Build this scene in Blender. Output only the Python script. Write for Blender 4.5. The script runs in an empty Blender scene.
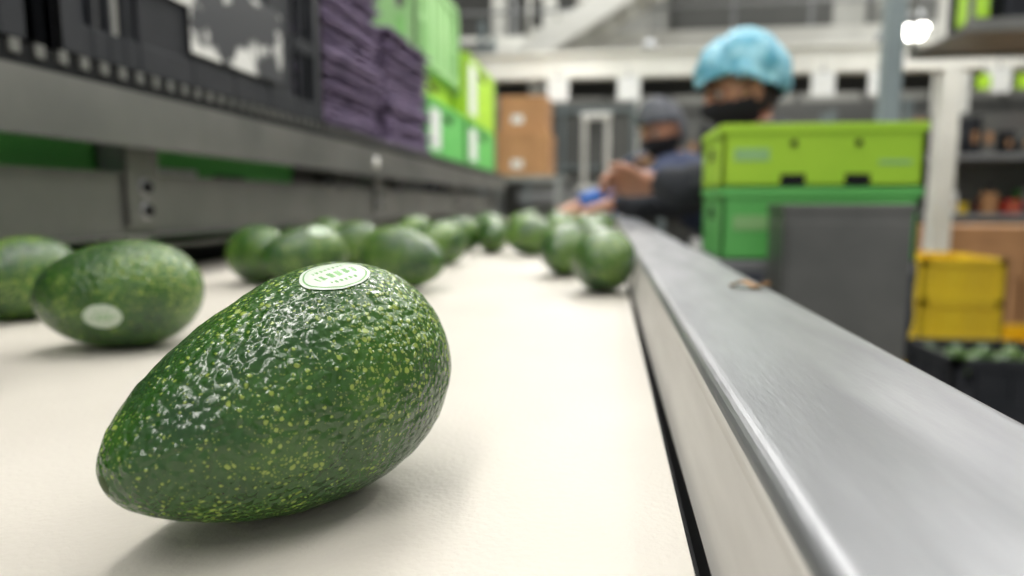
import bpy, bmesh, math, random
from mathutils import Vector, Matrix, Euler, noise
random.seed(7)
sc = bpy.context.scene
COL = sc.collection
BZ = 0.95   # belt height

# ------------------------------------------------------------------ materials
def M(name, c, rough=0.5, metal=0.0, c2=None, nscale=5.0, bump=0.0, bscale=60.0, spec=0.5,
      emit=None, estr=0.0, stretch=None, contrast=(0.35, 0.65), coat=0.0, rvar=0.0):
    m = bpy.data.materials.new(name); m.use_nodes = True
    nt = m.node_tree; N = nt.nodes; L = nt.links
    b = N['Principled BSDF']
    b.inputs['Base Color'].default_value = (*c, 1)
    b.inputs['Roughness'].default_value = rough
    b.inputs['Metallic'].default_value = metal
    b.inputs['Specular IOR Level'].default_value = spec
    b.inputs['Coat Weight'].default_value = coat
    tc = N.new('ShaderNodeTexCoord')
    src = tc.outputs['Object']
    if stretch:
        mp = N.new('ShaderNodeMapping'); mp.inputs['Scale'].default_value = stretch
        L.new(src, mp.inputs['Vector']); src = mp.outputs['Vector']
    n = N.new('ShaderNodeTexNoise'); n.inputs['Scale'].default_value = nscale; n.inputs['Detail'].default_value = 5
    L.new(src, n.inputs['Vector'])
    r = N.new('ShaderNodeValToRGB')
    r.color_ramp.elements[0].position = contrast[0]; r.color_ramp.elements[1].position = contrast[1]
    if c2 is None: c2 = tuple(x*0.86 for x in c)
    r.color_ramp.elements[0].color = (*c, 1); r.color_ramp.elements[1].color = (*c2, 1)
    L.new(n.outputs['Fac'], r.inputs['Fac']); L.new(r.outputs['Color'], b.inputs['Base Color'])
    if rvar:
        mr = N.new('ShaderNodeMapRange'); mr.inputs['To Min'].default_value = max(0, rough-rvar); mr.inputs['To Max'].default_value = rough+rvar
        L.new(n.outputs['Fac'], mr.inputs['Value']); L.new(mr.outputs['Result'], b.inputs['Roughness'])
    if bump:
        n2 = N.new('ShaderNodeTexNoise'); n2.inputs['Scale'].default_value = bscale; n2.inputs['Detail'].default_value = 4
        L.new(src, n2.inputs['Vector'])
        bp = N.new('ShaderNodeBump'); bp.inputs['Strength'].default_value = bump; bp.inputs['Distance'].default_value = 0.002
        L.new(n2.outputs['Fac'], bp.inputs['Height']); L.new(bp.outputs['Normal'], b.inputs['Normal'])
    if emit:
        b.inputs['Emission Color'].default_value = (*emit, 1); b.inputs['Emission Strength'].default_value = estr
    return m

def avocado_skin():
    m = bpy.data.materials.new('avocado_skin'); m.use_nodes = True
    nt = m.node_tree; N = nt.nodes; L = nt.links; b = N['Principled BSDF']
    tc = N.new('ShaderNodeTexCoord')
    def math_(op, a, c, d=None):
        x = N.new('ShaderNodeMath'); x.operation = op
        for i, v in enumerate((a, c, d)):
            if v is None: continue
            if isinstance(v, (int, float)): x.inputs[i].default_value = v
            else: L.new(v, x.inputs[i])
        return x.outputs[0]
    wn = N.new('ShaderNodeTexNoise'); wn.inputs['Scale'].default_value = 260; L.new(tc.outputs['Object'], wn.inputs['Vector'])
    mx = N.new('ShaderNodeVectorMath'); mx.operation = 'MULTIPLY_ADD'
    L.new(wn.outputs['Color'], mx.inputs[0]); mx.inputs[1].default_value = (0.0022,)*3; L.new(tc.outputs['Object'], mx.inputs[2])
    P = mx.outputs[0]
    big = N.new('ShaderNodeTexNoise'); big.inputs['Scale'].default_value = 24; big.inputs['Detail'].default_value = 6; L.new(tc.outputs['Object'], big.inputs['Vector'])
    r1 = N.new('ShaderNodeValToRGB')
    r1.color_ramp.elements[0].position = .34; r1.color_ramp.elements[0].color = (0.010, 0.055, 0.007, 1)
    r1.color_ramp.elements[1].position = .68; r1.color_ramp.elements[1].color = (0.052, 0.155, 0.012, 1)
    L.new(big.outputs['Fac'], r1.inputs['Fac'])
    v1 = N.new('ShaderNodeTexVoronoi'); v1.feature = 'SMOOTH_F1'; v1.inputs['Scale'].default_value = 380; v1.inputs['Smoothness'].default_value = .6
    L.new(P, v1.inputs['Vector'])
    dens = N.new('ShaderNodeTexNoise'); dens.inputs['Scale'].default_value = 26; L.new(tc.outputs['Object'], dens.inputs['Vector'])
    dn = N.new('ShaderNodeMapRange'); dn.inputs['From Min'].default_value = .33; dn.inputs['From Max'].default_value = .60
    dn.inputs['To Min'].default_value = .24; dn.inputs['To Max'].default_value = .60; L.new(dens.outputs['Fac'], dn.inputs['Value'])
    masks = []
    for sc_, k in ((520, 1.0), (880, .85)):
        v2 = N.new('ShaderNodeTexVoronoi'); v2.inputs['Scale'].default_value = sc_; L.new(P, v2.inputs['Vector'])
        sep = N.new('ShaderNodeSeparateColor'); L.new(v2.outputs['Color'], sep.inputs['Color'])
        th = math_('MULTIPLY', sep.outputs['Red'], dn.outputs['Result'])
        th = math_('MULTIPLY', th, k)
        sub = math_('SUBTRACT', th, v2.outputs['Distance'])
        mk = N.new('ShaderNodeMapRange'); mk.inputs['From Min'].default_value = -.06; mk.inputs['From Max'].default_value = .12
        L.new(sub, mk.inputs['Value']); masks.append(mk.outputs['Result'])
    mk = math_('MAXIMUM', masks[0], math_('MULTIPLY', masks[1], .55))
    mix = N.new('ShaderNodeMix'); mix.data_type = 'RGBA'
    L.new(math_('MULTIPLY', mk, .8), mix.inputs['Factor']); L.new(r1.outputs['Color'], mix.inputs['A']); mix.inputs['B'].default_value = (0.36, 0.47, 0.08, 1)
    L.new(mix.outputs['Result'], b.inputs['Base Color'])
    b.inputs['Roughness'].default_value = .235
    b.inputs['Specular IOR Level'].default_value = .75
    n3 = N.new('ShaderNodeTexNoise'); n3.inputs['Scale'].default_value = 170; n3.inputs['Detail'].default_value = 1.5; L.new(tc.outputs['Object'], n3.inputs['Vector'])
    h = math_('ADD', math_('MULTIPLY', v1.outputs['Distance'], -1.3), math_('MULTIPLY', n3.outputs['Fac'], .8))
    h = math_('ADD', h, math_('MULTIPLY', mk, .2))
    bp = N.new('ShaderNodeBump'); bp.inputs['Strength'].default_value = .7; bp.inputs['Distance'].default_value = .0012
    L.new(h, bp.inputs['Height']); L.new(bp.outputs['Normal'], b.inputs['Normal'])
    return m

SKIN = avocado_skin()
STK = M('sticker_paper', (.66, .72, .63), .4, c2=(.58, .66, .54), nscale=200)
STKG = M('sticker_green_ink', (.12, .34, .08), .4, c2=(.18, .42, .12), nscale=300)
SCAR = M('stem_scar', (.05, .09, .015), .6, c2=(.03, .06, .01), nscale=300)
BELT = M('belt_pvc', (.62, .585, .52), .5, c2=(.545, .51, .45), nscale=7, bump=.25, bscale=420, contrast=(.3, .75))
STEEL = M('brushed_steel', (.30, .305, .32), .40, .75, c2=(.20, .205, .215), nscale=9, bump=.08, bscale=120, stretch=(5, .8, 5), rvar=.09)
STEEL_REFL = M('steel_belt_reflection', (.70, .68, .65), .5, .1, c2=(.58, .56, .53), nscale=8, stretch=(6, .8, 6), rvar=.08)  # light beige colour imitates the belt's reflection in the rail guard
STEELD = M('dull_steel', (.24, .24, .225), .42, .6, c2=(.165, .17, .16), nscale=6, bump=.1, rvar=.08)
GALV = M('galvanised_steel', (.38, .39, .39), .45, .6, c2=(.29, .30, .31), nscale=12)
DARK = M('dark_rubber_and_shade', (.015, .016, .017), .7, spec=.2)  # real rubber, also painted shade in gaps, holes and below the shelf
BLACKP = M('black_plastic', (.018, .021, .026), .6, c2=(.03, .032, .038), nscale=8, spec=.25)
PURPLE = M('purple_pulp', (.25, .19, .31), .9, c2=(.15, .115, .20), nscale=14, bump=.5, bscale=200)
GREEN = M('green_carton', (.17, .62, .15), .5, c2=(.13, .54, .12), nscale=4)
YGREEN = M('lime_carton', (.50, .82, .05), .5, c2=(.43, .75, .04), nscale=4)
PGREEN = M('pale_green_plastic', (.38, .66, .28), .5, c2=(.30, .58, .22), nscale=5)
WHITE = M('white_paint', (.76, .76, .71), .5, c2=(.66, .66, .61), nscale=3)
PAPER = M('paper_label', (.85, .86, .84), .6, c2=(.75, .78, .78), nscale=20)
CARD = M('cardboard', (.52, .28, .13), .8, c2=(.42, .22, .10), nscale=6, bump=.1)
WOOD = M('pallet_wood', (.40, .27, .16), .75, c2=(.28, .18, .1), nscale=6, stretch=(1, 8, 8))
YELLOW = M('yellow_plastic', (.85, .62, .02), .45, c2=(.75, .52, .02), nscale=5)
RED = M('red_plastic', (.5, .05, .03), .5)
CONC = M('concrete_floor', (.26, .25, .22), .5, c2=(.20, .19, .17), nscale=1.5, bump=.1, bscale=40, rvar=.1)
WALLM = M('wall_panel', (.46, .46, .42), .7, c2=(.37, .37, .34), nscale=.7)
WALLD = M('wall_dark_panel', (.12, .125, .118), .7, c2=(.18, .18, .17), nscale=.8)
BLUEG = M('blue_grey_paint', (.22, .27, .275), .5, c2=(.17, .21, .22), nscale=4)
LAMPM = M('lamp_diffuser', (.9, .9, .9), .4, emit=(1, .97, .9), estr=16)
TUBEM = M('tube_diffuser', (.9, .9, .9), .4, emit=(1, .98, .94), estr=8)
NAVY = M('navy_jacket', (.02, .03, .075), .8, c2=(.035, .048, .10), nscale=12, bump=.3, bscale=90)
BLACKJ = M('black_jacket', (.025, .028, .036), .8, c2=(.04, .044, .055), nscale=12, bump=.3, bscale=90)
TROUS = M('dark_trousers', (.03, .035, .05), .85, c2=(.05, .055, .07), nscale=10)
BLUESL = M('blue_sleeve', (.03, .12, .42), .7, c2=(.02, .09, .33), nscale=12)
SHOE = M('black_boot', (.02, .02, .02), .4)
SKINM = M('human_skin', (.46, .22, .135), .5, c2=(.38, .18, .11), nscale=20)
MASKM = M('black_mask_cloth', (.012, .012, .015), .8)
NETM = M('blue_hairnet', (.10, .36, .50), .55, c2=(.30, .60, .72), nscale=24, bump=.8, bscale=110, contrast=(.42, .58))
GREYC = M('grey_cap', (.10, .105, .12), .8, c2=(.06, .065, .08), nscale=25)
HAIRM = M('dark_hair', (.02, .013, .01), .55, c2=(.04, .025, .02), nscale=80)
EYEW = M('eye_white', (.45, .43, .40), .3); EYED = M('iris', (.03, .015, .01), .15)
LEAF = M('dry_leaf', (.30, .15, .05), .7, c2=(.42, .22, .07), nscale=80)
PRINT = M('crate_print', (.03, .033, .04), .5, c2=(.80, .80, .78), nscale=13, contrast=(.47, .53))

# ------------------------------------------------------------------ mesh builder
class MB:
    def __init__(s, mats): s.bm = bmesh.new(); s.mats = mats
    def _tag(s, vs, m, smooth=False):
        fs = set(f for v in vs for f in v.link_faces)
        for f in fs: f.material_index = m; f.smooth = smooth
    def box(s, x0, y0, z0, x1, y1, z1, m=0):
        r = bmesh.ops.create_cube(s.bm, size=1)
        vs = r['verts']
        for v in vs:
            v.co = Vector(((x0+x1)/2+v.co.x*(x1-x0), (y0+y1)/2+v.co.y*(y1-y0), (z0+z1)/2+v.co.z*(z1-z0)))
        s._tag(vs, m); return vs
    def rod(s, p0, p1, r, m=0, seg=12, r2=None):
        p0 = Vector(p0); p1 = Vector(p1); d = p1-p0
        rr = bmesh.ops.create_cone(s.bm, cap_ends=True, segments=seg, radius1=r, radius2=r if r2 is None else r2, depth=d.length)
        mat = Matrix.Translation((p0+p1)/2) @ d.to_track_quat('Z', 'Y').to_matrix().to_4x4()
        for v in rr['verts']: v.co = mat @ v.co
        s._tag(rr['verts'], m, True); return rr['verts']
    def bar(s, p0, p1, w, h, m=0):
        p0 = Vector(p0); p1 = Vector(p1); d = p1-p0
        r = bmesh.ops.create_cube(s.bm, size=1)
        mat = Matrix.Translation((p0+p1)/2) @ d.to_track_quat('Y', 'Z').to_matrix().to_4x4()
        for v in r['verts']: v.co = mat @ Vector((v.co.x*w, v.co.y*d.length, v.co.z*h))
        s._tag(r['verts'], m)
    def ball(s, c, r, m=0, sub=3):
        rr = bmesh.ops.create_uvsphere(s.bm, u_segments=20, v_segments=12, radius=1)
        if not hasattr(r, '__len__'): r = (r, r, r)
        for v in rr['verts']: v.co = Vector((c[0]+v.co.x*r[0], c[1]+v.co.y*r[1], c[2]+v.co.z*r[2]))
        s._tag(rr['verts'], m, True)
    def prof(s, pts, y0, y1, m=0, axis='Y', closed=True, smooth=False):
        a = [s.bm.verts.new((p[0], y0, p[1])) for p in pts]; b = [s.bm.verts.new((p[0], y1, p[1])) for p in pts]
        n = len(pts); fs = []
        for i in range(n if closed else n-1):
            j = (i+1) % n
            fs.append(s.bm.faces.new((a[i], a[j], b[j], b[i])))
        if closed:
            fs.append(s.bm.faces.new(a[::-1])); fs.append(s.bm.faces.new(b))
        for f in fs: f.material_index = m; f.smooth = smooth
    def done(s, name, parent=None, bevel=0.0, origin=None, seg=2):
        bmesh.ops.recalc_face_normals(s.bm, faces=s.bm.faces)
        xs = [v.co for v in s.bm.verts]
        if origin is None:
            o = Vector(((min(v.x for v in xs)+max(v.x for v in xs))/2, (min(v.y for v in xs)+max(v.y for v in xs))/2, min(v.z for v in xs)))
        else: o = Vector(origin)
        for v in s.bm.verts: v.co -= o
        me = bpy.data.meshes.new(name); s.bm.to_mesh(me); s.bm.free()
        for m in s.mats: me.materials.append(m)
        ob = bpy.data.objects.new(name, me); COL.objects.link(ob); ob.location = o
        if bevel:
            md = ob.modifiers.new('bevel', 'BEVEL'); md.width = bevel; md.segments = seg; md.limit_method = 'ANGLE'
        if parent:
            ob.parent = parent; ob.location = o - parent.location
        return ob

def empty(name, loc=(0, 0, 0)):
    e = bpy.data.objects.new(name, None); COL.objects.link(e); e.location = loc; e.empty_display_size = .1; return e

# ------------------------------------------------------------------ avocados
def av_r(t, R, k):
    ex = 2.0 if t > 0 else 2.3
    return R*math.sqrt(max(0, 1-abs(t)**ex))*(1+k*t)*0.965
def av_point(t, ph, L, R, k, seed):
    r = av_r(t, R, k)
    p = Vector((t*L/2, r*math.cos(ph), r*math.sin(ph)))
    q = p*14+Vector((seed*3.1, seed, 0))
    return p + Vector((0, math.cos(ph), math.sin(ph)))*noise.noise(q)*R*.05*(1-abs(t)**4)
def av_hi(t, ph, L, R, k, seed):
    p = av_point(t, ph, L, R, k, seed)
    rn = Vector((t*.5, math.cos(ph), math.sin(ph))).normalized()
    return p + rn*noise.noise(p*300)*.00022 + rn*noise.noise(p*110)*.00040
MESHC = {}
def avocado(x, y, yaw, L=.112, R=.0365, k=.28, tilt=7, roll=0, hi=False, seed=1, stickers=(), z=None):
    key = (L, R, k, hi, seed)
    AP = av_hi if hi else av_point
    if key not in MESHC:
        nu, nv = (280, 320) if hi else (44, 48)
        bm = bmesh.new(); rows = []
        for i in range(1, nu):
            t = -math.cos(math.pi*i/nu)
            rows.append([bm.verts.new(AP(t, 2*math.pi*j/nv, L, R, k, seed)) for j in range(nv)])
        a = bm.verts.new((-L/2, 0, 0)); b = bm.verts.new((L/2, 0, 0))
        for i in range(len(rows)-1):
            for j in range(nv):
                j2 = (j+1) % nv
                bm.faces.new((rows[i][j], rows[i][j2], rows[i+1][j2], rows[i+1][j]))
        for j in range(nv):
            j2 = (j+1) % nv
            bm.faces.new((a, rows[0][j2], rows[0][j])); bm.faces.new((b, rows[-1][j], rows[-1][j2]))
        for f in bm.faces: f.smooth = True; f.material_index = 0
        rr = bmesh.ops.create_uvsphere(bm, u_segments=14, v_segments=8, radius=1)
        for v in rr['verts']: v.co = Vector((-L/2+.0010+v.co.x*.0012, v.co.y*.0034, v.co.z*.0034))
        for f in set(f for v in rr['verts'] for f in v.link_faces): f.material_index = 1; f.smooth = True
        bmesh.ops.recalc_face_normals(bm, faces=bm.faces)
        me = bpy.data.meshes.new('avocado_mesh'); bm.to_mesh(me); bm.free(); me.materials.append(SKIN); me.materials.append(SCAR)
        MESHC[key] = me
    me = MESHC[key]
    ob = bpy.data.objects.new('avocado', me); COL.objects.link(ob)
    rot = Euler((0, 0, math.radians(yaw))).to_matrix() @ Euler((0, math.radians(-tilt), 0)).to_matrix() @ Euler((math.radians(roll), 0, 0)).to_matrix()
    mz = min((rot @ v.co).z for v in me.vertices)
    ob.rotation_euler = rot.to_euler()
    ob.location = (x, y, (BZ if z is None else z) - mz)
    for (t0, ph0, hw, hh) in stickers:
        bm = bmesh.new(); rings, seg = 22, 96
        r0 = av_r(t0, R, k)
        def pt(u, v):
            t = t0+u*hw/(L/2); ph = math.radians(ph0)+v*hh/r0
            p = AP(t, ph, L, R, k, seed)
            n = Vector((t*R*.7/(L/2)-.2*k, math.cos(ph), math.sin(ph))).normalized()
            return p + n*.00035
        c = bm.verts.new(pt(0, 0)); prev = None; UV = {c: (0, 0)}
        for i in range(1, rings+1):
            ring = []
            for j in range(seg):
                an = 2*math.pi*j/seg; u = math.cos(an)*i/rings; v = math.sin(an)*i/rings
                w = bm.verts.new(pt(u, v)); UV[w] = (u, v); ring.append(w)
            for j in range(seg):
                j2 = (j+1) % seg
                if prev: bm.faces.new((prev[j], ring[j], ring[j2], prev[j2]))
                else: bm.faces.new((c, ring[j], ring[j2]))
            prev = ring
        for f in bm.faces:
            f.smooth = True
            u = sum(UV[w][0] for w in f.verts)/len(f.verts); v = sum(UV[w][1] for w in f.verts)/len(f.verts)
            ink = False
            r = math.hypot(u, v)
            if .86 < r < .93: ink = True
            if abs(v-.05) < .17 and abs(u) < .62 and math.sin(u*26) > -.45 and abs(math.sin(u*11+1)) > .12: ink = True
            if abs(v+.42) < .07 and abs(u) < .5 and math.sin(u*48) > -.2: ink = True
            if abs(v-.50) < .07 and abs(u) < .42 and math.sin(u*40) > -.2: ink = True
            f.material_index = 1 if ink else 0
        bmesh.ops.recalc_face_normals(bm, faces=bm.faces)
        sm = bpy.data.meshes.new('sticker'); bm.to_mesh(sm); bm.free(); sm.materials.append(STK); sm.materials.append(STKG)
        so = bpy.data.objects.new('sticker', sm); COL.objects.link(so); so.parent = ob
    return ob

avocado(-.1015, .2075, 60, L=.120, R=.0380, k=.30, tilt=11, roll=0, hi=True, seed=2, stickers=[(.30, 106, .0125, .009)])
avocado(-.334, .430, 20, L=.108, R=.0385, k=.12, tilt=3, seed=3, stickers=[(-.02, 197, .012, .0085)])
spots = [(-.50, .52, 60, 4, ()), (-.425, .80, 150, 5, ()), (-.365, .79, 40, 6, [(.3, 125, .012, .009)]), (-.232, .765, 160, 7, ()),
 (-.395, 1.03, 10, 4, ()), (-.262, 1.07, 70, 5, ()), (-.30, 1.36, 20, 6, ()), (-.225, 1.36, 100, 7, ()), (-.14, 1.30, 10, 4, ()),
 (-.003, .775, 85, 5, ()), (-.055, .945, 80, 6, ()), (-.352, .262, 100, 6, ()),
 (-.02, 1.15, 100, 7, ()), (-.10, 1.55, 30, 5, ()), (-.05, 1.7, 120, 6, ()), (-.2, 1.75, 60, 4, ()), (-.32, 1.8, 10, 7, ()),
 (-.13, 1.95, 150, 5, ()), (-.02, 2.0, 45, 6, ()), (-.27, 2.2, 20, 4, ()), (-.1, 2.3, 80, 7, ()), (-.18, 2.6, 140, 5, ()),
 (-.05, 2.65, 0, 6, ()), (-.3, 2.75, 70, 4, ()), (-.12, 3.0, 20, 7, ()), (-.47, 1.12, 120, 7, ()), (-.43, 1.5, 60, 5, ())]
for (x, y, yw, sd, st) in spots:
    avocado(x, y, yw, L=.102+.004*(sd-5), R=.037, k=.18+.03*(sd-5), tilt=5, roll=sd*40 if not st else 0, seed=sd, stickers=st)

# ------------------------------------------------------------------ conveyor
conv = empty('conveyor', (-.3, 1.5, 0))
b = MB([BELT, DARK]); b.box(-.68, -.35, BZ-.004, .0255, 4.2, BZ)
b.box(-.68, -.33, BZ-.05, .0245, 4.18, BZ-.004, 1)
b.done('belt', conv)
b = MB([STEEL_REFL, STEEL, DARK])
b.box(.0245, -.35, BZ-.05, .0305, 4.2, BZ-.014, 2)  # dark strip paints the shade in the gap beside the belt
pr = [(.0305, BZ-.08), (.0305, BZ-.002), (.0315, BZ+.002), (.0365, BZ+.030)]  # inner face tilted up to look brighter, like reflected belt
for i in range(9):
    a = math.pi - i*math.pi/2/8
    pr.append((.0435+.007*math.cos(a), BZ+.032+.007*math.sin(a)))
pr2 = [(.0435, BZ+.039)]
for i in range(9):
    a = math.pi/2 - i*math.pi/2/8
    pr2.append((.114+.007*math.cos(a), BZ+.032+.007*math.sin(a)))
pr2 += [(.121, BZ-.09)]
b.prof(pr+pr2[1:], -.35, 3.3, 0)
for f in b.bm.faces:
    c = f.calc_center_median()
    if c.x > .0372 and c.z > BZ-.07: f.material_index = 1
    elif .0255 < c.x < .0312 and c.z < BZ: f.material_index = 2  # guard faces inside the gap coloured dark as shade
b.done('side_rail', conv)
b = MB([STEELD, GALV])
for x in (-.70, .06):
    b.box(x-.01, -.3, BZ-.2, x+.03, 4.1, BZ-.05, 0)
for y in (-.1, 1.35, 2.8, 4.0):
    for x in (-.69, .07): b.box(x-.02, y-.025, .01, x+.03, y+.025, BZ-.1, 1); b.box(x-.05, y-.05, 0, x+.06, y+.05, .012, 1)
    b.box(-.69, y-.02, .25, .07, y+.02, .29, 1)
b.done('frame', conv, .002)
b = MB([DARK]); b.rod((-.67, -.33, BZ-.03), (.02, -.33, BZ-.03), .026, 0, 24); b.rod((-.67, 4.18, BZ-.03), (.02, 4.18, BZ-.03), .026, 0, 24); b.done('end_roller', conv)

# ------------------------------------------------------------------ left shelf
shelf = empty('packing_shelf', (-.8, 1.8, 0))
b = MB([STEELD, GALV, DARK, STEEL, WHITE])
b.prof([(-.55, 1.116), (-.55, 1.180), (-1.15, 1.180), (-1.15, 1.116), (-1.145, 1.116), (-1.145, 1.176), (-.553, 1.176), (-.553, 1.119), (-.565, 1.119), (-.565, 1.116)], -.4, 3.75, 0)
b.box(-.573, -.4, 1.180, -.570, 3.75, 1.206, 2); b.box(-1.0, -.4, 1.180, -.995, 3.75, 1.206, 2)
y = -.38
while y < 3.7:
    b.box(-.995, y-.006, 1.195, -.5665, y+.006, 1.208, 0)
    y += .03
b.box(-.604, -.4, 1.006, -.600, 3.75, 1.088, 0)
b.box(-.604, -.4, 1.006, -.588, 3.75, 1.009, 0)
for y in (-.1, .82, 1.75, 2.7, 3.6):
    b.box(-.599, y-.03, 1.02, -.592, y+.03, 1.125, 0)
    for z in (1.04, 1.07):
        b.rod((-.592, y, z), (-.585, y, z), .008, 2, 6); b.rod((-.592, y, z), (-.5905, y, z), .012, 1, 16)
    b.box(-.64, y-.02, 1.0, -.604, y+.02, 1.17, 1)
    b.box(-1.14, y-.02, 0, -1.10, y+.02, 1.17, 1)
    b.box(-1.1, y-.015, .975, -.62, y+.015, .985, 1)
    b.box(-.76, y-.02, 0, -.725, y+.02, 1.0, 1)
b.box(-.74, -.4, .90, -.73, 3.75, .985, 2)  # added dark sheet stands in for the shade below the plate
b.rod((-.549, 1.60, 1.145), (-.544, 1.60, 1.145), .014, 4, 16)
b.done('frame', shelf)
b = MB([STEELD]); b.box(-1.1, -.4, .985, -.64, 3.7, .99); b.done('lower_deck', shelf)

def crate(name, x0, y0, z0, x1, y1, z1, mat, extra=(), slots=True, mats2=None):
    mats = [mat]+list(mats2 or [])
    b = MB(mats)
    b.box(x0+.01, y0+.01, z0, x1-.01, y1-.01, z0+.008)
    h = z1-z0
    def wall(p0, p1, nrm):
        p0 = Vector(p0); p1 = Vector(p1); d = (p1-p0); Ln = d.length; d = d/Ln
        def blk(s0, s1, za, zb, o0, o1):
            a = p0+d*s0-nrm*o0; c = p0+d*s1-nrm*o1
            b.box(min(a.x, c.x), min(a.y, c.y), za, max(a.x, c.x), max(a.y, c.y), zb)
        blk(0, Ln, z1-.03, z1, 0, .014)
        blk(0, Ln, z1-.042, z1-.034, 0, .010)
        blk(0, Ln, z0, z0+.035, .002, .012)
        blk(0, .04, z0, z1, .0, .012); blk(Ln-.04, Ln, z0, z1, .0, .012)
        blk(.04, Ln-.04, z0+.03, z1-.03, .008, .013) if not slots else None
        if slots:
            blk(.04, Ln*.18, z0+h*.42, z0+h*.5, .002, .010); blk(Ln*.82, Ln-.04, z0+h*.42, z0+h*.5, .002, .010)
            blk(Ln*.18, Ln*.82, z0+.03, z1-.03, .006, .012)
            s = .06
            while s < Ln-.06:
                blk(s-.003, s+.003, z0, z1-.03, .001, .010); s += .026 if (s < Ln*.18 or s > Ln*.82) else .11
        else:
            s = .1
            while s < Ln-.05: blk(s-.003, s+.003, z0, z1, .003, .010); s += .1
    wall((x0, y0), (x1, y0), Vector((0, -1))); wall((x0, y1), (x1, y1), Vector((0, 1)))
    wall((x1, y0), (x1, y1), Vector((1, 0))); wall((x0, y0), (x0, y1), Vector((-1, 0)))
    for e in extra: b.box(*e)
    return b.done(name, bevel=.0012, seg=1)

ZS = 1.209
crate('black_plastic_crate', -.97, .66, ZS, -.567, 1.345, ZS+.29, BLACKP, mats2=[PRINT, PAPER],
      extra=[(-.568, .90, 1.255, -.5655, 1.17, 1.375, 1), (-.568, .76, 1.315, -.5655, .90, 1.44, 1)])
crate('black_plastic_crate', -.97, -.03, ZS, -.567, .635, ZS+.29, BLACKP)

def pulp_stack(name, x0, y0, z0, x1, y1, n, pitch, seed):
    bm = bmesh.new(); nx, ny = 22, 30
    for k in range(n):
        ox = random.uniform(-.014, .014); oy = random.uniform(-.012, .012)
        g = []
        for lay in (0, 1):
            row = []
            for i in range(nx+1):
                r = []
                for j in range(ny+1):
                    x = x0+(x1-x0)*i/nx; y = y0+(y1-y0)*j/ny
                    cup = math.sin(i/nx*math.pi*5)*math.sin(j/ny*math.pi*6)
                    e = min(i, nx-i, j, ny-j)
                    zz = z0+k*pitch + (.006+.006*cup if e > 0 else .002) + noise.noise(Vector((x*18, y*18, k*2.7+seed)))*.008
                    w = noise.noise(Vector((x*25, y*25, k*5.1+seed)))*.010 if e == 0 else 0
                    r.append(bm.verts.new((x+ox+w, y+oy+w, max(z0, zz)+lay*.006)))
                row.append(r)
            g.append(row)
        for lay in (0, 1):
            for i in range(nx):
                for j in range(ny):
                    q = (g[lay][i][j], g[lay][i+1][j], g[lay][i+1][j+1], g[lay][i][j+1])
                    f = bm.faces.new(q if lay else q[::-1]); f.smooth = True
        for i in range(nx):
            bm.faces.new((g[0][i][0], g[0][i+1][0], g[1][i+1][0], g[1][i][0])); bm.faces.new((g[0][i+1][ny], g[0][i][ny], g[1][i][ny], g[1][i+1][ny]))
        for j in range(ny):
            bm.faces.new((g[0][0][j+1], g[0][0][j], g[1][0][j], g[1][0][j+1])); bm.faces.new((g[0][nx][j], g[0][nx][j+1], g[1][nx][j+1], g[1][nx][j]))
    me = bpy.data.meshes.new(name); bm.to_mesh(me); bm.free(); me.materials.append(PURPLE)
    ob = bpy.data.objects.new(name, me); COL.objects.link(ob); return ob
pulp_stack('purple_pulp_tray_stack', -.98, 1.38, ZS, -.60, 1.80, 30, .0155, 1)
pulp_stack('purple_pulp_tray_stack', -.98, 1.83, ZS, -.585, 2.24, 20, .0155, 9)

def carton(name, x0, y0, z0, x1, y1, z1, mat, mat2=None, lid=True):
    b = MB([mat, mat2 or mat, DARK, PAPER, PGREEN]); t = .006; h = z1-z0
    b.box(x0, y0, z0, x1, y1, z0+t)
    for (a, c, d, e) in ((x0, y0, x1, y0+t), (x0, y1-t, x1, y1), (x0, y0, x0+t, y1), (x1-t, y0, x1, y1)):
        b.box(a, c, z0, d, e, z1)
    for (a, c, d, e) in ((x0-.004, y0-.004, x1+.004, y0+.012), (x0-.004, y1-.012, x1+.004, y1+.004), (x0-.004, y0, x0+.02, y1), (x1-.02, y0, x1+.004, y1)):
        b.box(a, c, z1-.016, d, e, z1, 1)
    w = x1-x0
    for s in (.30, .62):  # dark patches paint the shade inside slots and holes
        b.box(x0+w*s, y0-.0035, z0+.004, x0+w*s+.042, y0+.002, z0+.024, 2)
        b.rod((x0+w*s+.02, y0-.0005, z1-.035), (x0+w*s+.02, y0-.0045, z1-.035), .006, 2, 14)
    b.box(x0+w*.06, y0-.001, z0+h*.42, x0+w*.24, y0, z0+h*.62, 4); b.box(x0+w*.78, y0-.001, z0+h*.35, x0+w*.94, y0, z0+h*.42, 4)
    l = y1-y0
    b.box(x0-.0015, y0+l*.4, z1-.06, x0+.001, y0+l*.6, z1-.035, 2)  # hand hole: its inner shade is a dark patch
    b.box(x1-.001, y0+l*.4, z1-.06, x1+.0015, y0+l*.6, z1-.035, 2)
    b.box(x1-.001, y0+l*.08, z0+.03, x1+.001, y0+l*.3, z1-.03, 3)
    b.box(x0+t, y0+t, z1-.03, x1-t, y1-t, z1-.025, 1)
    return b.done(name, bevel=.0015, seg=1)
carton('green_carton', -1.0, 2.28, ZS, -.60, 2.90, ZS+.20, GREEN)
carton('green_carton', -1.0, 2.95, ZS, -.60, 3.68, ZS+.20, GREEN)
carton('green_carton', -1.0, 2.95, ZS+.20, -.60, 3.68, ZS+.48, YGREEN)
carton('green_carton', -1.0, 2.28, ZS+.20, -.66, 2.90, ZS+.32, YGREEN)
crate('green_plastic_crate', -1.04, 2.26, ZS+.32, -.625, 2.93, ZS+.64, PGREEN)
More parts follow.
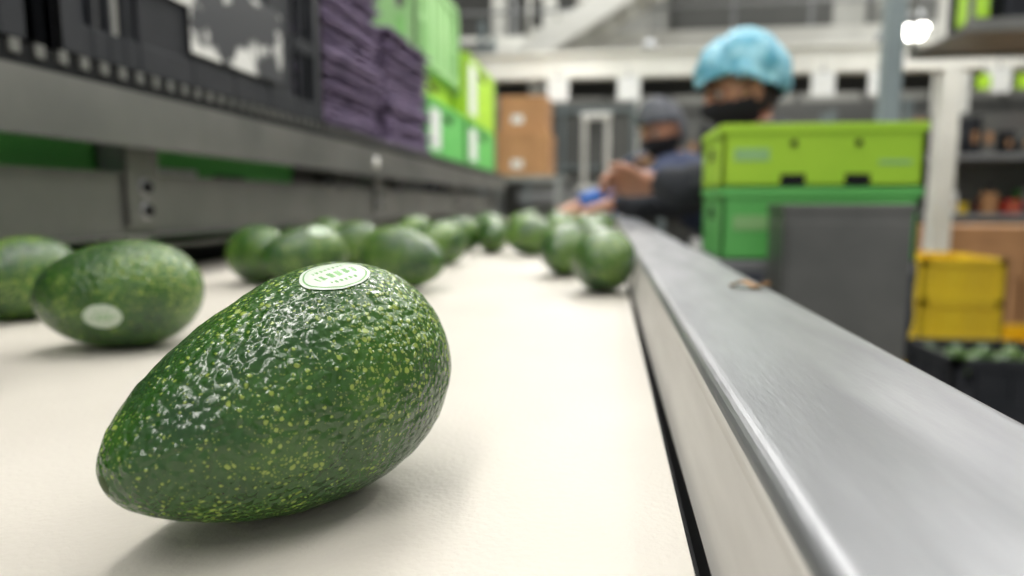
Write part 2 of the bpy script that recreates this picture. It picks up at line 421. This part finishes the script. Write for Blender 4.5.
for i, y in enumerate((.35, .95)):
    carton('green_carton', -1.05, y, .99, -.70, y+.52, 1.135, GREEN)
def cbox(name, x0, y0, z0, x1, y1, z1):
    b = MB([CARD, PAPER]); b.box(x0, y0, z0, x1, y1, z1)
    b.box(x0, (y0+y1)/2-.02, z1, x1, (y0+y1)/2+.02, z1+.001, 1)
    b.box(x0-.003, y0-.003, z1-.05, x1+.003, y1+.003, z1-.0005)
    b.box((x0+x1)/2-.07, y0-.005, z0+.05, (x0+x1)/2+.0, y0-.001, z0+.10, 1)
    return b.done(name, bevel=.003)
st = empty('steel_stand', (-.6, 4.6, 0))
b = MB([GALV])
for x in (-.75, -.3):
    for y in (4.35, 4.85): b.box(x-.02, y-.02, 0, x+.02, y+.02, 1.20)
b.box(-.78, 4.32, 1.19, -.27, 4.88, 1.22); b.box(-.78, 4.32, .4, -.27, 4.88, .43); b.done('frame', st)
cbox('cardboard_box', -.70, 4.36, 1.22, -.36, 4.85, 1.50)
cbox('cardboard_box', -.68, 4.38, 1.50, -.38, 4.83, 1.72)

# ------------------------------------------------------------------ right side: packing table, cartons, steel cabinet
pt = empty('packing_table', (.4, 1.45, 0))
b = MB([GALV])
b.box(.19, 1.29, .925, .54, 1.58, .945)
for x in (.20, .45):
    for y in (1.31, 1.56): b.box(x-.015, y-.015, 0, x+.015, y+.015, .925)
b.box(.19, 1.30, .3, .46, 1.57, .32); b.done('frame', pt, .002)
carton('green_carton', .212, 1.31, .945, .552, 1.56, 1.078, GREEN)
carton('green_carton', .209, 1.31, 1.078, .555, 1.56, 1.192, YGREEN)
b = MB([STEELD, GALV, DARK])
b.box(.283, 1.15, .30, .478, 1.255, 1.046, 0)
b.box(.280, 1.147, 1.036, .481, 1.258, 1.048, 0)
b.box(.29, 1.146, .34, .471, 1.150, 1.02, 0)
b.box(.30, 1.138, .62, .306, 1.146, .70, 1); b.rod((.303, 1.146, .6), (.303, 1.138, .6), .006, 1)
b.box(.35, 1.18, 0.01, .41, 1.24, .30, 1); b.box(.29, 1.13, 0, .47, 1.262, .012, 1)
b.done('steel_control_cabinet', bevel=.003)

bm = bmesh.new(); g = []
for i in range(13):
    u = i/12; w = .0065*math.sin(math.pi*min(1, u*1.02))**.7+.0003
    g.append([bm.verts.new((-.014+.028*u, w*s, .0012+.0018*abs(s)+.003*math.sin(u*5)**2)) for s in (-1, -.5, 0, .5, 1)])
for i in range(12):
    for j in range(4): f = bm.faces.new((g[i][j], g[i+1][j], g[i+1][j+1], g[i][j+1])); f.smooth = True
me = bpy.data.meshes.new('dried_leaf'); bm.to_mesh(me); bm.free(); me.materials.append(LEAF)
lf = bpy.data.objects.new('dried_leaf', me); COL.objects.link(lf); lf.location = (.103, .505, BZ+.0385); lf.rotation_euler = (0, 0, math.radians(-25))
md = lf.modifiers.new('s', 'SOLIDIFY'); md.thickness = .0005

# ------------------------------------------------------------------ overhead rack on the right
rk = empty('overhead_rack', (1.7, 3.2, 0))
b = MB([BLUEG, STEELD, GALV])
b.box(1.085, 2.97, 0, 1.155, 3.03, 2.7); b.box(2.86, 2.97, 0, 2.93, 3.03, 2.7); b.box(2.86, 3.46, 0, 2.93, 3.52, 2.7)
b.box(1.40, 2.98, 1.725, 2.9, 3.5, 1.745, 1); b.box(1.38, 2.97, 1.71, 2.9, 3.0, 1.76, 1); b.box(1.38, 3.48, 1.71, 2.9, 3.51, 1.76, 1)
for y in (2.985, 3.495):
    b.box(1.385, y-.01, 1.72, 1.405, y+.01, 2.6, 1)
b.box(1.12, 2.97, 2.55, 2.9, 3.03, 2.65, 0); b.box(1.38, 2.97, 2.58, 1.42, 3.51, 2.64, 0); b.box(1.38, 3.46, 2.55, 2.9, 3.52, 2.65, 0)
b.done('frame', rk, .003)
crate('black_plastic_crate', 1.52, 3.02, 1.76, 2.1, 3.46, 2.0, BLACKP)
cbox('cardboard_box', 2.15, 3.05, 1.76, 2.7, 3.45, 2.1)
carton('green_carton', 1.42, 3.06, 1.76, 1.50, 3.16, 1.95, YGREEN)

def pallet(name, x0, y0, x1, y1, z=0):
    b = MB([WOOD]); n = 6
    for i in range(n):
        xa = x0+(x1-x0)*i/n; b.box(xa+.01, y0, z+.115, xa+(x1-x0)/n-.01, y1, z+.135)
    for y in (y0, (y0+y1)/2-.04, y1-.08):
        b.box(x0, y, z+.095, x1, y+.08, z+.115); b.box(x0, y, z, x1, y+.08, z+.015)
        for x in (x0, (x0+x1)/2-.05, x1-.1): b.box(x, y, z+.015, x+.1, y+.08, z+.095)
    return b.done(name)
pallet('wooden_pallet', 1.15, 2.5, 2.1, 2.9)
for i in range(2):
    crate('black_plastic_crate', 1.2, 2.5, .135+.19*i, 1.62, 2.88, .325+.19*i, BLACKP)
    crate('black_plastic_crate', 1.64, 2.5, .135+.19*i, 2.06, 2.88, .325+.19*i, BLACKP)
def heap(name, x0, y0, x1, y1, z, n, r=.034):
    b = MB([SKIN])
    nx = int((x1-x0)/(r*2.3)); ny = int((y1-y0)/(r*2.6))
    for i in range(nx):
        for j in range(ny):
            cx = x0+r*1.2+(x1-x0-2*r)*i/max(1, nx-1)*.95; cy = y0+r*1.3+(y1-y0-2.4*r)*j/max(1, ny-1)
            b.ball((cx, cy, z+r), (r*.95, r*1.25, r), 0)
    return b.done(name)
heap('avocado_pile', 1.22, 2.52, 1.60, 2.86, .325+.11, 0); heap('avocado_pile', 1.66, 2.52, 2.04, 2.86, .325+.11, 0)
pallet('wooden_pallet', 1.5, 3.65, 2.6, 4.45)
for i in range(3):
    crate('yellow_plastic_crate', 1.62, 3.75, .135+.21*i, 2.02, 4.3, .345+.21*i, YELLOW, slots=False)
crate('yellow_plastic_crate', 2.06, 3.75, .135, 2.46, 4.3, .345, YELLOW, slots=False)
pallet('wooden_pallet', 2.4, 5.3, 3.6, 6.2)
for i, (x, z) in enumerate(((2.42, .135), (3.0, .135), (2.45, .51), (3.02, .51))):
    cbox('cardboard_box', x, 5.35, z, x+.55, 6.0, z+.37)

# ------------------------------------------------------------------ low beam with hanging labels (Y~5)
gb = empty('gantry_beam', (1.5, 5.0, 0))
b = MB([WHITE, GALV])
b.box(-2.6, 4.97, 1.93, 5.2, 5.03, 2.09, 0)
b.box(-2.6, 4.94, 2.08, 5.2, 5.06, 2.10, 0); b.box(-2.6, 4.94, 1.92, 5.2, 5.06, 1.94, 0)
for x in (-2.5, 2.23, 5.1): b.box(x-.06, 4.94, 0, x+.06, 5.06, 1.93, 0); b.box(x-.1, 4.9, 0, x+.1, 5.1, .02, 1)
b.done('frame', gb, .003)
for x in (.14, 1.42, 1.78, 2.5, 2.78, 3.05, -.35):
    b = MB([PAPER, GALV]); w = .075
    b.box(x-w, 4.925, 1.76, x+w, 4.93, 1.915, 0); b.rod((x, 4.937, 1.90), (x, 4.937, 2.0), .004, 1, 6); b.box(x-.02, 4.93, 1.895, x+.02, 4.94, 1.93, 1)
    b.done('hanging_label')
for x in (2.40, 2.64, 2.915):
    b = MB([YGREEN, GALV]); b.box(x-.04, 4.90, 1.78, x+.04, 4.91, 1.87, 0); b.rod((x, 4.905, 1.86), (x, 4.935, 1.96), .004, 1, 6); b.done('hanging_tag')

# ------------------------------------------------------------------ sorting machine behind workers (dark)
sm = empty('sorting_machine', (0, 6.5, 0))
b = MB([WALLD, WHITE, GALV, BLUEG, CARD])
b.box(-.75, 6.3, .5, .25, 7.2, 1.95, 0); b.box(-.8, 6.25, 1.05, .3, 6.32, 1.15, 2)
for x in (-.7, .2): b.box(x-.04, 6.4, 0, x+.04, 6.5, .5, 2); b.box(x-.04, 7.0, 0, x+.04, 7.1, .5, 2)
for x in (-.72, -.4, .22): b.box(x-.015, 6.24, .5, x+.015, 6.30, 1.95, 3)
for z in (1.35, 1.85): b.box(-.75, 6.24, z, .25, 6.3, z+.03, 3)
b.rod((-.2, 6.15, 1.2), (-.2, 6.15, 1.8), .025, 1); b.rod((.0, 6.15, 1.2), (.0, 6.15, 1.8), .025, 1); b.rod((-.23, 6.15, 1.8), (.03, 6.15, 1.8), .03, 1)
b.box(-.26, 6.1, 1.15, .06, 6.26, 1.2, 1)
b.done('body', sm, .005)

# ------------------------------------------------------------------ mezzanine, stairs, columns
mz = empty('mezzanine', (1.5, 9, 0))
b = MB([WHITE, GALV, STEELD, WALLD])
b.box(-4, 9.0, 2.95, 9, 12.8, 3.1, 3); b.box(-4, 8.9, 2.8, 9, 9.0, 3.15, 0)
for x in (-3.5, -1.55, -.9, .3, 4.1, 7.5):
    b.box(x-.1, 8.88, 0, x+.1, 9.08, 2.8, 0)
x = -3.9
while x < 9:
    b.box(x-.02, 8.93, 3.15, x+.02, 8.97, 4.1, 1); x += .9
for z in (3.45, 3.78, 4.1): b.rod((-4, 8.95, z), (9, 8.95, z), .022, 1, 8)
for x in (-1.5, -.8, 6): b.box(x-.09, 9.6, 3.1, x+.09, 9.78, 7, 0)
b.box(-3.2, 10.5, 3.1, -.2, 12.0, 4.6, 3); b.box(1.0, 10.8, 3.1, 3.2, 12.0, 4.4, 3); b.box(4.2, 10.5, 3.1, 6.4, 12, 4.1, 2)
b.rod((-4, 10.2, 5.0), (9, 10.2, 5.0), .22, 1, 20); b.box(-4, 9.3, 4.5, 9, 9.5, 4.62, 3)
b.done('deck', mz)
b = MB([WHITE, STEELD, GALV])
p0 = Vector((-.9, 8.3, 2.75)); p1 = Vector((2.7, 8.3, 4.9))
for dy in (0, .9): b.bar(p0+Vector((0, dy-.3, 0)), p1+Vector((0, dy-.3, 0)), .05, .26, 0)
n = 13
for i in range(n):
    q = p0.lerp(p1, (i+.5)/n); b.box(q.x-.14, 8.0, q.z+.14, q.x+.14, 8.9, q.z+.18, 0)
for i in range(0, n+1, 2):
    q = p0.lerp(p1, i/n); b.rod((q.x, 8.0, q.z), (q.x, 8.0, q.z+1.0), .022, 0, 8)
b.rod(p0+Vector((0, -.3, 1)), p1+Vector((0, -.3, 1)), .032, 0, 8); b.rod(p0+Vector((0, -.3, .55)), p1+Vector((0, -.3, .55)), .022, 0, 8)
b.box(-1.9, 8.0, 2.70, -.8, 8.9, 2.8, 0)
b.box(-1.85, 8.0, 0, -1.75, 8.1, 2.7, 0)
b.box(2.6, 8.0, 4.8, 3.6, 8.9, 4.95, 0); b.box(3.45, 8.0, 0, 3.55, 8.1, 4.8, 0)
b.done('staircase', mz)

def rack(name, x0, y0, x1, y1, levels, seed):
    random.seed(seed); e = empty(name, ((x0+x1)/2, (y0+y1)/2, 0))
    b = MB([BLUEG, GALV, CARD, BLACKP, RED, GREEN, WALLD, PAPER, YELLOW])
    for x in (x0, x1):
        for y in (y0, y1): b.box(x-.03, y-.03, 0, x+.03, y+.03, levels[-1]+.5, 0)
    b.box(x0, y1-.02, .1, x1, y1, levels[-1]+.45, 6)
    for z in levels:
        b.box(x0, y0, z-.05, x1, y1, z, 1)
        x = x0+.05
        while x < x1-.25:
            w = random.uniform(.05, .17); h = random.uniform(.12, .4); m = random.choice([2, 3, 3, 4, 6, 6, 7, 5, 3, 8, 3])
            if random.random() < .4:
                b.rod((x+w/2, y0+.15, z), (x+w/2, y0+.15, z+h*.75), w*.42, m, 14); b.rod((x+w/2, y0+.15, z+h*.75), (x+w/2, y0+.15, z+h), w*.18, 3, 12)
            else:
                b.box(x, y0+.05, z, x+w, y1-.1, z+h, m)
                b.box(x+w*.2, y0+.046, z+h*.3, x+w*.7, y0+.05, z+h*.6, 7 if m in (2, 5) else 2)
            x += w+random.uniform(.02, .10)
    b.done('frame', e, .004)
rack('storage_rack', 2.75, 6.9, 5.2, 7.6, (.35, .95, 1.5), 3)
rack('storage_rack', .6, 7.6, 2.3, 7.9, (.3, .95, 1.5), 5)
rack('storage_rack', -3.2, 7.2, -1.3, 7.9, (.3, 1.0, 1.7, 2.4), 8)

# ------------------------------------------------------------------ room
def slab(name, mat, *a):
    b = MB([mat]); b.box(*a); return b.done(name)
slab('floor', CONC, -6, -3, -.1, 10, 14, 0)
slab('wall_back', WALLM, -6, 13.5, 0, 10, 13.7, 7)
slab('wall_left', WALLM, -6.2, -3, 0, -6, 13.7, 7)
slab('wall_right', WALLM, 10, -3, 0, 10.2, 13.7, 7)
b = MB([WHITE, GALV])
for y in (-2, 1.5, 5, 8.5, 12):
    b.box(-6, y-.08, 6.3, 10, y+.08, 6.45); b.box(-6, y-.08, 5.6, 10, y+.08, 5.7)
    x = -6
    while x < 9.9:
        b.bar((x, y, 5.65), (x+.8, y, 6.35), .06, .06); b.bar((x+.8, y, 6.35), (x+1.6, y, 5.65), .06, .06); x += 1.6
b.done('ceiling_trusses')
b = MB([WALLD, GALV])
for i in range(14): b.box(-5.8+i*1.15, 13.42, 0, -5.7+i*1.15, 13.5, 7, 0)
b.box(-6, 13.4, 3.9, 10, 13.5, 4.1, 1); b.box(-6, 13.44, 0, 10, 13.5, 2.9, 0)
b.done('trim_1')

# ------------------------------------------------------------------ lamps
def highbay(x, y, z, r=.12, topz=5.55):
    e = empty('high_bay_lamp', (x, y, z)); b = MB([GALV, LAMPM])
    b.rod((x, y, z), (x, y, z+.16), r, 0, 28, r2=.05); b.rod((x, y, z-.02), (x, y, z), r*.93, 1, 28); b.rod((x, y, z+.16), (x, y, topz), .008, 0, 6)
    b.done('housing', e)
    b = MB([LAMPM]); b.ball((x, y, z-.05), (r*.75, r*.75, .08), 0); b.done('bulb', e)
for (x, y, z) in ((.42, 7.5, 2.58), (2.72, 7.5, 2.60), (3.0, 7.5, 2.78)): highbay(x, y, z)
def tube(x, y, z, L=1.4):
    e = empty('tube_lamp', (x, y, z)); b = MB([WHITE, TUBEM])
    b.box(x-.09, y-L/2, z, x+.09, y+L/2, z+.06, 0); b.box(x-.075, y-L/2+.02, z-.02, x+.075, y+L/2-.02, z, 1)
    for s in (-1, 1): b.rod((x, y+s*L*.4, z+.06), (x, y+s*L*.4, 5.55), .004, 0, 6)
    b.done('fixture', e)
    ld = bpy.data.lights.new('tube_light', 'AREA'); ld.shape = 'RECTANGLE'; ld.size = .2; ld.size_y = L; ld.energy = 15; ld.color = (1, .97, .92)
    lo = bpy.data.objects.new('tube_light', ld); COL.objects.link(lo); lo.parent = e; lo.location = (0, 0, -.03)
for (x, y) in ((-.45, .9), (.1, 2.7), (-.4, -.8), (1.4, 1.6), (2.0, 4.3), (-.3, 4.4)): tube(x, y, 2.75)
for (x, y, e) in ((0, 7, 180), (5, 7, 180), (2, 2, 60), (3, 11, 200), (-3, 11, 120)):  # unseen area lights without fixtures, added to brighten the hall
    ld = bpy.data.lights.new('added_fill_light', 'AREA'); ld.size = 2.5; ld.energy = e; ld.color = (1, .99, .95)
    lo = bpy.data.objects.new('added_fill_light', ld); COL.objects.link(lo); lo.location = (x, y, 5.55)

w = bpy.data.worlds.new('World'); sc.world = w; w.use_nodes = True
w.node_tree.nodes['Background'].inputs['Color'].default_value = (.98, .99, 1, 1)
w.node_tree.nodes['Background'].inputs['Strength'].default_value = .41

# ------------------------------------------------------------------ workers
def skin_eval(verts, edges, radii, roots, sub=2):
    me = bpy.data.meshes.new('tmp'); me.from_pydata([Vector(v) for v in verts], edges, []); me.update()
    ob = bpy.data.objects.new('tmp', me); COL.objects.link(ob)
    md = ob.modifiers.new('skin', 'SKIN'); md.use_smooth_shade = True
    sv = me.skin_vertices[0].data
    for i, r in enumerate(radii):
        sv[i].radius = r if hasattr(r, '__len__') else (r, r); sv[i].use_root = (i in roots)
    ms = ob.modifiers.new('sub', 'SUBSURF'); ms.levels = sub; ms.render_levels = sub
    dg = bpy.context.evaluated_depsgraph_get(); dg.update()
    out = bpy.data.meshes.new_from_object(ob.evaluated_get(dg))
    bpy.data.objects.remove(ob)
    for p in out.polygons: p.use_smooth = True
    return out

def seg_dist(p, a, b):
    ab = b-a; t = max(0, min(1, (p-a).dot(ab)/ab.length_squared)); return (p-(a+ab*t)).length, t

def make_head(parent, loc, fwd, up, cover, netm):
    f = Vector(fwd).normalized(); u = Vector(up); r = f.cross(u).normalized(); u = r.cross(f).normalized()
    Mx = Matrix((r, f, u)).transposed().to_4x4(); Mx.translation = Vector(loc)
    def g(a, s): return math.exp(-a*a/(s*s))
    def sculpt(d, off=0.0):
        x, y, z = d
        p = Vector((x*.076, y*.095, z*.118))
        if z < 0: p.x *= 1-.32*z*z; p.y += -.012*z*z if y > 0 else .03*z*z
        if y > 0:
            p.y *= 1-.10*g(z-.2, .4)*abs(x)
            p.y += .026*g(x, .16)*g(z+.20, .20)
            p.y += .008*g(x, .12)*g(z-.05, .2)
            p.y -= .011*(g(abs(x)-.40, .17)*g(z-.08, .14))
            p.y += .006*g(x, .5)*g(z-.26, .1)
            p.y += .009*g(x, .25)*(g(z+.50, .07)+g(z+.62, .07))
            p.y += .012*g(x, .3)*g(z+.86, .14)
        if off: p += Vector((x, y, z)).normalized()*off
        return p
    def mesh_from(sel, off, mats, name, post=None):
        bm = bmesh.new(); nu, nv = 64, 44; G = []
        for i in range(nv+1):
            th = math.pi*i/nv; row = []
            for j in range(nu):
                ph = 2*math.pi*j/nu
                d = (math.sin(th)*math.cos(ph), math.sin(th)*math.sin(ph), math.cos(th))
                p = sculpt(d, off)
                if post: p = post(p, Vector(d))
                row.append((bm.verts.new(p), d))
            G.append(row)
        for i in range(nv):
            for j in range(nu):
                q = [G[i][j], G[i+1][j], G[i+1][(j+1) % nu], G[i][(j+1) % nu]]
                c = Vector((sum(a[1][0] for a in q)/4, sum(a[1][1] for a in q)/4, sum(a[1][2] for a in q)/4))
                if sel(c):
                    fc = bm.faces.new([a[0] for a in q]); fc.smooth = True
        bmesh.ops.delete(bm, geom=[v for v in bm.verts if not v.link_faces], context='VERTS')
        bmesh.ops.remove_doubles(bm, verts=bm.verts, dist=1e-5)
        bmesh.ops.recalc_face_normals(bm, faces=bm.faces)
        bmesh.ops.transform(bm, matrix=Mx, verts=bm.verts)
        me = bpy.data.meshes.new(name); bm.to_mesh(me); bm.free()
        for m in mats: me.materials.append(m)
        ob = bpy.data.objects.new(name, me); COL.objects.link(ob); ob.parent = parent; ob.location = -parent.location
        return ob
    mesh_from(lambda c: True, 0, [SKINM], 'head')
    mk = mesh_from(lambda c: c.y > -.1 and -.95 < c.z < .02-.16*abs(c.x), .006, [MASKM], 'face_mask')
    s = mk.modifiers.new('s', 'SOLIDIFY'); s.thickness = .002
    mesh_from(lambda c: (c.z > .42 and c.y > 0) or (c.y <= 0 and c.z > -.55-.1*c.y), .005, [HAIRM], 'hair')
    if cover == 'net':
        def post(p, d):
            k = max(0, d.z+.35)**.6
            puff = .022*k + (.034 if d.y < 0 else 0)*k*abs(d.y)
            a = math.atan2(d.y, d.x)
            rf = noise.noise(Vector((math.cos(a)*3, math.sin(a)*3, d.z*3)))*.014 + noise.noise(Vector((math.cos(a)*9, math.sin(a)*9, d.z*5)))*.007
            return p+d*(puff+rf+.006)
        hn = mesh_from(lambda c: c.z > .10+.45*c.y if c.y < .6 else c.z > .38, .006, [netm], 'hairnet', post)
    else:
        def post(p, d): return p+d*(.010+noise.noise(d*6)*.004)
        hn = mesh_from(lambda c: c.z > .22+.25*c.y if c.y > 0 else c.z > -.5, .006, [netm], 'hood', post)
    s = hn.modifiers.new('s', 'SOLIDIFY'); s.thickness = .002
    b = MB([EYEW, EYED, SKINM, MASKM, HAIRM])
    for sx in (-1, 1):
        b.ball((sx*.030, .077, .012), (.0125, .0115, .009), 0); b.ball((sx*.030, .0865, .012), (.0055, .003, .0055), 1)
        b.bar((sx*.016, .097, .030), (sx*.046, .087, .032), .004, .007, 4)
        b.ball((sx*.079, -.006, .0), (.006, .017, .030), 2); b.ball((sx*.083, -.010, .004), (.005, .012, .020), 2); b.ball((sx*.079, .0, -.026), (.005, .009, .009), 2)
        b.rod((sx*.066, .055, -.02), (sx*.083, -.004, .02), .0015, 3, 6); b.rod((sx*.066, .045, -.06), (sx*.083, -.004, -.02), .0015, 3, 6)
    bmesh.ops.transform(b.bm, matrix=Mx, verts=b.bm.verts)
    b.done('face_details', parent)

def make_hand(parent, wrist, fwd, palm_n, flip, curl, scale=1.0, name='hand'):
    f = Vector(fwd).normalized(); n = -Vector(palm_n).normalized(); s = n.cross(f).normalized(); n = f.cross(s).normalized()
    Mx = Matrix((f, s, n)).transposed().to_4x4(); Mx.translation = Vector(wrist)
    V = []; E = []; R = []; roots = []
    for i, (yy, ln, bx) in enumerate(((.030, .073, .084), (.010, .082, .088), (-.010, .076, .085), (-.029, .060, .078))):
        a = 0; p = Vector((bx-.022, yy*.85, 0)); V.append(p.copy()); R.append(.0095); roots.append(len(V)-1)
        for k, fr in enumerate((.30, .42, .32, .24)):
            if k > 0: a += math.radians(curl*(1.0, 1.15, .8)[k-1])
            stp = ln*fr if k else .022
            p = p+Vector((math.cos(a)*stp, yy*.10*fr, -math.sin(a)*stp)); V.append(p.copy()); R.append((.0095, .0088, .008, .0066)[k]); E.append((len(V)-2, len(V)-1))
    p = Vector((.018, .022, -.004)); V.append(p); R.append(.012); roots.append(len(V)-1)
    for (dx, dy, dz, r) in ((.022, .026, -.008, .0115), (.026, .014, -.012, .0098), (.022, .002, -.012, .0078)):
        p = p+Vector((dx, dy, dz)); V.append(p); R.append(r); E.append((len(V)-2, len(V)-1))
    me = skin_eval(V, E, R, roots, 2)
    bm = bmesh.new(); bm.from_mesh(me); bpy.data.meshes.remove(me)
    b2 = bmesh.new(); nx, na = 12, 20; rows = []
    for i in range(nx+1):
        t = i/nx; x = -.02+t*.108; w = .027+.016*math.sin(min(1, t*1.15)*math.pi/2); th = .021-.008*t
        if i == nx: w *= .86; th *= .6
        rows.append([b2.verts.new((x, w*math.copysign(abs(math.cos(2*math.pi*j/na))**.7, math.cos(2*math.pi*j/na)), th*math.sin(2*math.pi*j/na))) for j in range(na)])
    for i in range(nx):
        for j in range(na): b2.faces.new((rows[i][j], rows[i][(j+1) % na], rows[i+1][(j+1) % na], rows[i+1][j]))
    b2.faces.new(rows[0]); b2.faces.new(rows[-1][::-1])
    tm = bpy.data.meshes.new('t'); b2.to_mesh(tm); b2.free(); bm.from_mesh(tm); bpy.data.meshes.remove(tm)
    fl = Matrix.Diagonal((scale, scale*(-1 if flip else 1), scale, 1))
    bmesh.ops.transform(bm, matrix=Mx @ fl, verts=bm.verts)
    bmesh.ops.recalc_face_normals(bm, faces=bm.faces)
    for fc in bm.faces: fc.smooth = True
    me = bpy.data.meshes.new(name); bm.to_mesh(me); bm.free(); me.materials.append(SKINM)
    ob = bpy.data.objects.new(name, me); COL.objects.link(ob); ob.parent = parent; ob.location = -parent.location

def worker(name, J, jacket, sleeve, headargs, hands):
    root = empty(name, (J['pelvis'][0], J['pelvis'][1], 0))
    order = ['pelvis', 'waist', 'chest', 'upchest', 'neck', 'headbase', 'shL', 'elL', 'wrL', 'shR', 'elR', 'wrR', 'hipL', 'knL', 'anL', 'toL', 'hipR', 'knR', 'anR', 'toR']
    rad = {'pelvis': (.135, .125), 'waist': (.145, .12), 'chest': (.165, .135), 'upchest': (.145, .12), 'neck': (.066, .066), 'headbase': (.054, .054),
           'shL': .085, 'elL': .062, 'wrL': .042, 'shR': .085, 'elR': .062, 'wrR': .042,
           'hipL': .095, 'knL': .066, 'anL': .05, 'toL': (.045, .035), 'hipR': .095, 'knR': .066, 'anR': .05, 'toR': (.045, .035)}
    E = [('pelvis', 'waist'), ('waist', 'chest'), ('chest', 'upchest'), ('upchest', 'neck'), ('neck', 'headbase'),
         ('upchest', 'shL'), ('shL', 'elL'), ('elL', 'wrL'), ('upchest', 'shR'), ('shR', 'elR'), ('elR', 'wrR'),
         ('pelvis', 'hipL'), ('hipL', 'knL'), ('knL', 'anL'), ('anL', 'toL'), ('pelvis', 'hipR'), ('hipR', 'knR'), ('knR', 'anR'), ('anR', 'toR')]
    me = skin_eval([J[o] for o in order], [(order.index(a), order.index(c)) for a, c in E], [rad[o] for o in order], [0], 3)
    for v in me.vertices:
        if v.co.z > .12:
            q = v.co*16; v.co += Vector((noise.noise(q), noise.noise(q+Vector((9, 0, 0))), noise.noise(q+Vector((0, 9, 0)))))*.012
    me.materials.clear()
    for m in (jacket, TROUS, SHOE, SKINM, sleeve): me.materials.append(m)
    JV = {k: Vector(v) for k, v in J.items()}
    for p in me.polygons:
        c = p.center; best = None; bd = 9
        for a, d in E:
            dd, t = seg_dist(c, JV[a], JV[d])
            if dd < bd: bd = dd; best = (a, d, t)
        a, d, t = best; mi = 0
        if d in ('knL', 'knR', 'anL', 'anR'): mi = 1
        if d in ('hipL', 'hipR') and c.z < JV['pelvis'].z-.06: mi = 1
        if d in ('toL', 'toR') or (d in ('anL', 'anR') and t > .85): mi = 2
        if d == 'headbase' and t > .1: mi = 3
        if d in ('wrL', 'wrR') and a in ('elL', 'elR') and t > .2: mi = 4
        p.material_index = mi
    me.name = 'body'; ob = bpy.data.objects.new('body', me); COL.objects.link(ob); ob.parent = root; ob.location = -root.location
    make_head(root, *headargs)
    for h in hands: make_hand(root, *h)
    return root

JB = dict(pelvis=(.74, 2.05, .88), waist=(.67, 2.04, 1.0), chest=(.56, 2.02, 1.11), upchest=(.46, 2.00, 1.18), neck=(.395, 1.99, 1.25), headbase=(.375, 1.985, 1.30),
    shL=(.40, 1.82, 1.17), elL=(.225, 1.66, 1.085), wrL=(.125, 1.80, 1.105), shR=(.40, 2.16, 1.17), elR=(.20, 2.22, 1.05), wrR=(.02, 2.14, 1.045),
    hipL=(.75, 1.95, .84), knL=(.70, 1.93, .46), anL=(.77, 1.92, .09), toL=(.62, 1.91, .045),
    hipR=(.75, 2.15, .84), knR=(.72, 2.17, .46), anR=(.78, 2.18, .09), toR=(.63, 2.19, .045))
worker('worker', JB, BLACKJ, BLACKJ, ((.360, 1.975, 1.345), (-.93, -.25, -.30), (-.25, 0, 1), 'net', NETM),
    [((.108, 1.815, 1.10), (-.55, .30, .05), (-.3, -.75, -.5), False, 42), ((.0, 2.13, 1.04), (-.9, -.15, -.25), (0, 0, -1), True, 30)])
JA = dict(pelvis=(.54, 3.02, .88), waist=(.46, 3.0, 1.0), chest=(.34, 2.95, 1.10), upchest=(.25, 2.92, 1.17), neck=(.215, 2.87, 1.23), headbase=(.205, 2.84, 1.27),
    shL=(.27, 2.74, 1.17), elL=(.12, 2.56, 1.09), wrL=(.0, 2.44, 1.035), shR=(.11, 3.05, 1.17), elR=(.0, 3.0, 1.07), wrR=(-.12, 2.84, 1.04),
    hipL=(.58, 2.93, .84), knL=(.53, 2.88, .46), anL=(.59, 2.90, .09), toL=(.47, 2.82, .045),
    hipR=(.53, 3.12, .84), knR=(.48, 3.10, .46), anR=(.55, 3.12, .09), toR=(.43, 3.04, .045))
worker('worker', JA, NAVY, BLUESL, ((.21, 2.82, 1.335), (-.60, -.62, -.38), (-.15, -.1, 1), 'cap', GREYC),
    [((-.012, 2.43, 1.03), (-.9, -.3, -.3), (0, 0, -1), False, 35), ((-.13, 2.825, 1.035), (-.7, -.5, -.3), (0, 0, -1), True, 35)])

# ------------------------------------------------------------------ camera
cam = bpy.data.cameras.new('camera'); co = bpy.data.objects.new('camera', cam); COL.objects.link(co)
co.location = (0, 0, 1.05); co.rotation_euler = (math.radians(90-7.1), 0, math.radians(7.8))
cam.lens = 24; cam.sensor_width = 36; cam.clip_start = .01; cam.clip_end = 60
cam.dof.use_dof = True; cam.dof.focus_distance = .21; cam.dof.aperture_fstop = 6.0
sc.camera = co
sc.view_settings.view_transform = 'Standard'
